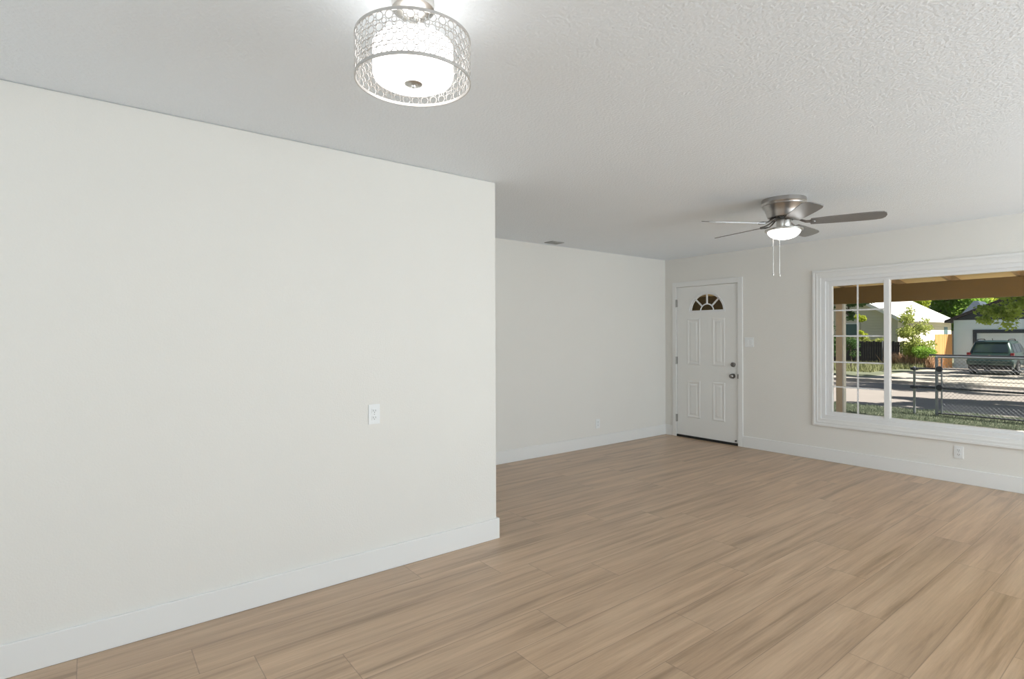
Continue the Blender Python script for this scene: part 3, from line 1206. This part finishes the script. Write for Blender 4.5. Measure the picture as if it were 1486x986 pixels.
# small plants showing against the siding
bl = clumps(0, 0, 3.2, .26, .3, .36, 10, .12, .26, 9)
tree('sapling', (-15.35, 43., GD), [(0, 0, 0), (.05, 0, 1.2), (0, 0, 2.2), (0, 0, 3.0)], [.03, .025, .018, .012], bl, 900, .12, M_leafY,
     'thin sapling with one round leafy tuft against the cream siding', 'sapling', seed=7)
bl = clumps(0, 0, 2.0, .22, .3, .36, 9, .1, .2, 10)
tree('shrub', (-15.0, 42.4, GD), [(0, 0, 0), (0, 0, 1.), (0, 0, 1.8)], [.03, .02, .015], bl, 650, .11, M_leafY,
     'pale yellow flowering shrub rising above the dark fence', 'shrub', seed=11)
bl = []
for i in range(9):
    bl.append(((-1.3 + i * .33, 0, 1.55 + .12 * math.sin(i * 2.1)), (.25, .22, .26)))
tree('hedge', (-14.7, 42.2, GD), [(0, 0, 0), (0, 0, .7), (0, 0, 1.3)], [.04, .03, .02], bl, 1500, .11, M_leafO,
     'low yellow-green hedge along the top of the dark fence', 'hedge', seed=12)
bl = clumps(0, 0, 1.45, .42, .4, .6, 10, .2, .36, 13)
tree('shrub', (-12.85, 34.5, GD), [(0, 0, 0), (.05, 0, .6), (0, 0, 1.3)], [.035, .03, .02], bl, 1100, .10, M_leafD,
     'dark thin-stemmed shrub with reddish stems near the porch post', 'shrub', seed=14,
     stems=([(-.2, 0, 0), (-.25, 0, .8), (-.2, 0, 1.5)], [(.25, 0, 0), (.3, 0, .7), (.28, 0, 1.4)]))
bl = clumps(0, 0, 1.6, .8, .5, 1.2, 16, .3, .55, 15)
tree('shrub', (-14.75, 36.5, GD), [(0, 0, 0), (.05, 0, .6), (0, 0, 1.3)], [.05, .04, .03], bl, 2200, .12, M_leafD,
     'dark green shrub seen left of the porch post', 'shrub', seed=16)
# tree hanging in at the upper right, trunk right of the frame
bl = clumps(-4.0, 0, 3.9, 1.4, .9, .6, 22, .25, .5, 17) + clumps(-4.25, 0, 2.85, .6, .5, .4, 14, .14, .3, 18) + clumps(-3.3, 0, 3.1, .8, .8, .5, 14, .2, .4, 19) + clumps(-2, 0, 6, 3, 2.6, 1.6, 20, .6, 1.0, 20)
tree('tree', (-.9, 27.5, GD), [(0, 0, 0), (.1, 0, 1.8), (-.1, 0, 3.2), (-.4, 0, 4.6)], [.24, .2, .17, .13], bl + [((-3.95, 0, 2.42), (.35, .3, .28))], 9500, .17, M_leafH,
     'street tree with leafy branches hanging over the garage roof line', 'tree', seed=21,
     stems=([(-.2, 0, 3.4), (-1.5, 0, 4.2), (-2.8, 0, 3.9), (-3.4, 0, 3.1)], [(-.2, 0, 3.6), (-1.2, 0, 4.), (-2.2, 0, 3.5)]))
# tree left: only its drooping branches show beside the post
bl = clumps(0.15, 0, 3.25, .26, .3, .5, 9, .12, .22, 22) + clumps(.75, 0, 3.62, .6, .4, .14, 9, .12, .2, 23) + clumps(-.9, 0, 5.4, 1.7, 1.6, 1.2, 16, .5, .8, 24) + clumps(-.9, 0, 3.8, .5, .4, .6, 8, .2, .35, 25)
tree('tree', (-11.2, 29.5, GD), [(-2.2, .3, 0), (-2.2, .2, 1.6), (-1.9, .1, 3.2), (-1.2, 0, 4.6)], [.18, .15, .13, .1], bl, 4500, .13, M_leafD,
     'dark leaved tree whose branches droop beside the porch post', 'tree', seed=26,
     stems=([(-1.2, 0, 4.6), (-.4, 0, 4.5), (.1, 0, 4.1), (.15, 0, 3.2)],))
# background trees
for i, (x, y, cz, rx, rz, mt, nn, lab) in enumerate((
        (-22.8, 72, 4.6, 3.6, 2.2, M_leafY, 6000, 'yellow-green tree top left above the pale house roof'),
        (-19.0, 76, 4.8, 3.8, 2.6, M_leafG, 9000, 'mid green tree top between the cream house and garage'),
        (-17.6, 84, 5.4, 3.4, 2.6, M_leafY, 6000, 'yellow tree top directly behind the garage peak'),
        (-7.5, 66, 4.8, 5.0, 3.6, M_leafG, 9000, 'large green tree behind the garage roof at the right'),
        (-33.5, 62, 4.8, 4.5, 3.2, M_leafD, 6000, 'dark green tree behind the house left of the porch post'))):
    bl = clumps(0, 0, cz - GD, rx, 2., rz, 26, .9, 1.5, 40 + i)
    tree('tree', (x, y, GD), [(0, 0, 0), (0, 0, 1.5), (.1, 0, cz - GD - 1)], [.3, .26, .2], bl, nn, .42, mt, lab, 'tree', seed=50 + i)
# street trees right of the frame, which throw the dappled shade over the street
STREET = (
    (1.3, 20.3, 6.2, 2.9, 3.9, 1.1, 30000, .22, 54, 'broad street tree shading the asphalt beyond the gate'),
    (-1.6, 26.4, 6.2, 2.6, .8, .8, 3200, .20, 22, 'street tree shading the middle of the road'),
    (-6.8, 30.9, 6.4, 5.2, 1.6, 1.1, 13000, .22, 40, 'street tree shading the far sidewalk'),
    (-4.6, 19.6, 8.2, 2.4, .8, .6, 1300, .20, 16, 'tall thin street tree shading the road left'),
    (-1.3, 13.1, 6.0, 3.4, 1.3, .8, 4500, .18, 34, 'front yard tree shading the lawn'),
    (-1.2, 36.5, 6.6, 4.2, 3.2, 1.2, 9000, .24, 36, 'tall tree shading the garage and parked car'))
for i, (x, y, cz, rx, ry, rz, nn, s_, nb, lab) in enumerate(STREET):
    bl = clumps(0, 0, cz - GD, rx, ry, rz, nb, .35, .75, 60 + i)
    tree('street_tree', (x, y, GD if y > 14 else GY0), [(4, 0, 0), (4, 0, 1.8), (3.2, 0, 3.4), (1.5, 0, cz - GD - 1)], [.26, .22, .18, .13], bl, nn, s_, M_leafG,
         lab, 'tree', seed=70 + i)

# ------------------------------------------------------------------ car
car = empty('car', (-6.98, 35.8, GD), label='green sport utility car parked in the driveway facing the garage', cat='car')


def rrect(z, y0, y1, hw, rad, n=6, crown=0):
    pts = []
    cs = ((hw - rad, y1 - rad, 0), (-hw + rad, y1 - rad, 90), (-hw + rad, y0 + rad, 180), (hw - rad, y0 + rad, 270))
    for cx, cy, a0 in cs:
        for i in range(n + 1):
            a = R(a0 + 90 * i / n)
            pts.append((cx + rad * math.cos(a), cy + rad * math.sin(a), z))
    return pts


lv = [(.30, .12, 4.55, .82, .18), (.36, .03, 4.66, .88, .2), (.55, .0, 4.72, .905, .2), (.80, .0, 4.72, .92, .2), (.95, .03, 4.68, .915, .2),
      (1.02, .06, 4.55, .895, .22), (1.06, .09, 4.35, .87, .22), (1.09, .11, 3.45, .855, .16), (1.30, .20, 3.12, .80, .15), (1.60, .33, 2.66, .705, .15),
      (1.68, .40, 2.55, .66, .15), (1.725, .55, 2.35, .56, .15), (1.735, .8, 2.1, .4, .12)]
m = MB()
m.loops([rrect(*q) for q in lv])
body = m.build('body', M_car, car, True)


def hw_at(z):
    for a, b in zip(lv, lv[1:]):
        if a[0] <= z <= b[0]:
            t = (z - a[0]) / (b[0] - a[0])
            return [a[i] + (b[i] - a[i]) * t for i in (1, 2, 3)]


def patch(m, pts, nrm, t=.012):
    m.prism([Vector(p) + Vector(nrm) * .002 for p in pts], Vector(nrm) * t)


y_a, y_b = hw_at(1.13)[0], hw_at(1.56)[0]
m = MB()
patch(m, [(-.70, y_a, 1.13), (.70, y_a, 1.13), (.60, y_b, 1.56), (-.60, y_b, 1.56)], (0, -1, .35))
m.build('rear_window', M_carglass, car)
for s_ in (1, -1):
    h1, h2_ = hw_at(1.13)[2], hw_at(1.56)[2]
    for (ya, yb, yc, yd) in ((.36, 1.02, .98, .52), (1.10, 1.95, 1.92, 1.06), (2.03, 3.12, 2.55, 2.0)):
        m = MB()
        patch(m, [(s_ * h1, ya, 1.13), (s_ * h1, yb, 1.13), (s_ * h2_, yc, 1.56), (s_ * h2_, yd, 1.56)], (s_, 0, .25))
        m.build('side_window', M_carglass, car)
    # tail lamps wrap the corner
    m = MB()
    m.box(min(s_ * .78, s_ * .915), max(s_ * .78, s_ * .915), -.005, .14, .95, 1.12, .02)
    tl = m.build('tail_light', M_red, car)
    m = MB()
    m.box(min(s_ * .80, s_ * .925), max(s_ * .80, s_ * .925), -.012, .10, .84, .93, .015)
    m.build('reverse_lens', M_clear, tl)
    m = MB()
    m.tube([(s_ * .60, .60, 1.70), (s_ * .61, .70, 1.78), (s_ * .61, 1.3, 1.80), (s_ * .61, 2.0, 1.79), (s_ * .60, 2.2, 1.71)], .022, 8)
    m.build('roof_rail', M_cardark, car, True)
    for wy in (.95, 3.78):
        m = MB()
        m.lathe([(.41, .0), (.41, .025), (.37, .03)], (s_ * .90 if s_ > 0 else s_ * .925, wy, .40), 28, 'X')
        m.build('wheel_arch', M_cardark, car)
        m = MB()
        m.lathe([(.22, -.11), (.34, -.11), (.365, -.07), (.365, .07), (.34, .11), (.22, .11)], (s_ * .84, wy, .355), 28, 'X')
        tr = m.build('wheel', M_tire, car, True)
        m = MB()
        m.lathe([(.0, -.02), (.06, -.02), (.06, .015), (.0, .015)], (s_ * .945, wy, .355), 20, 'X')
        m.lathe([(.20, -.02), (.235, -.02), (.235, .012), (.20, .012), (.20, -.02)], (s_ * .945, wy, .355), 28, 'X', cap=False)
        for k in range(5):
            a = R(72 * k + 18)
            m.box(-.012, .008, .04, .215, -.028, .028, M=Matrix.Translation((s_ * .945, wy, .355)) @ Matrix.Rotation(a, 4, 'X'))
        m.build('rim', M_rim, tr)
m = MB()
m.loops([rrect(.50, -.07, .30, .90, .12), rrect(.55, -.10, .30, .925, .12), rrect(.72, -.10, .30, .93, .12), rrect(.77, -.05, .30, .91, .12)])
m.build('rear_bumper', M_car, car, True)
MB().box(-.84, .84, -.06, .3, .28, .52, .03).build('lower_valance', M_cardark, car)
m = MB()
m.box(-.10, .10, -.016, .0, .965, .987, .004)
m.box(-.035, .035, -.017, .0, .955, .997, .004)
m.build('emblem', M_gold, car)
m = MB()
m.box(-.16, .16, -.012, .01, .80, .95, .006)
m.build('plate_recess', M_cardark, car)
m = MB()
m.box(-.66, .66, .30, .50, 1.635, 1.665, .01)
m.build('rear_spoiler', M_car, car)
MB().tube([(0, .62, 1.73), (0, .56, 1.83)], .012, 6).build('antenna', M_cardark, car)
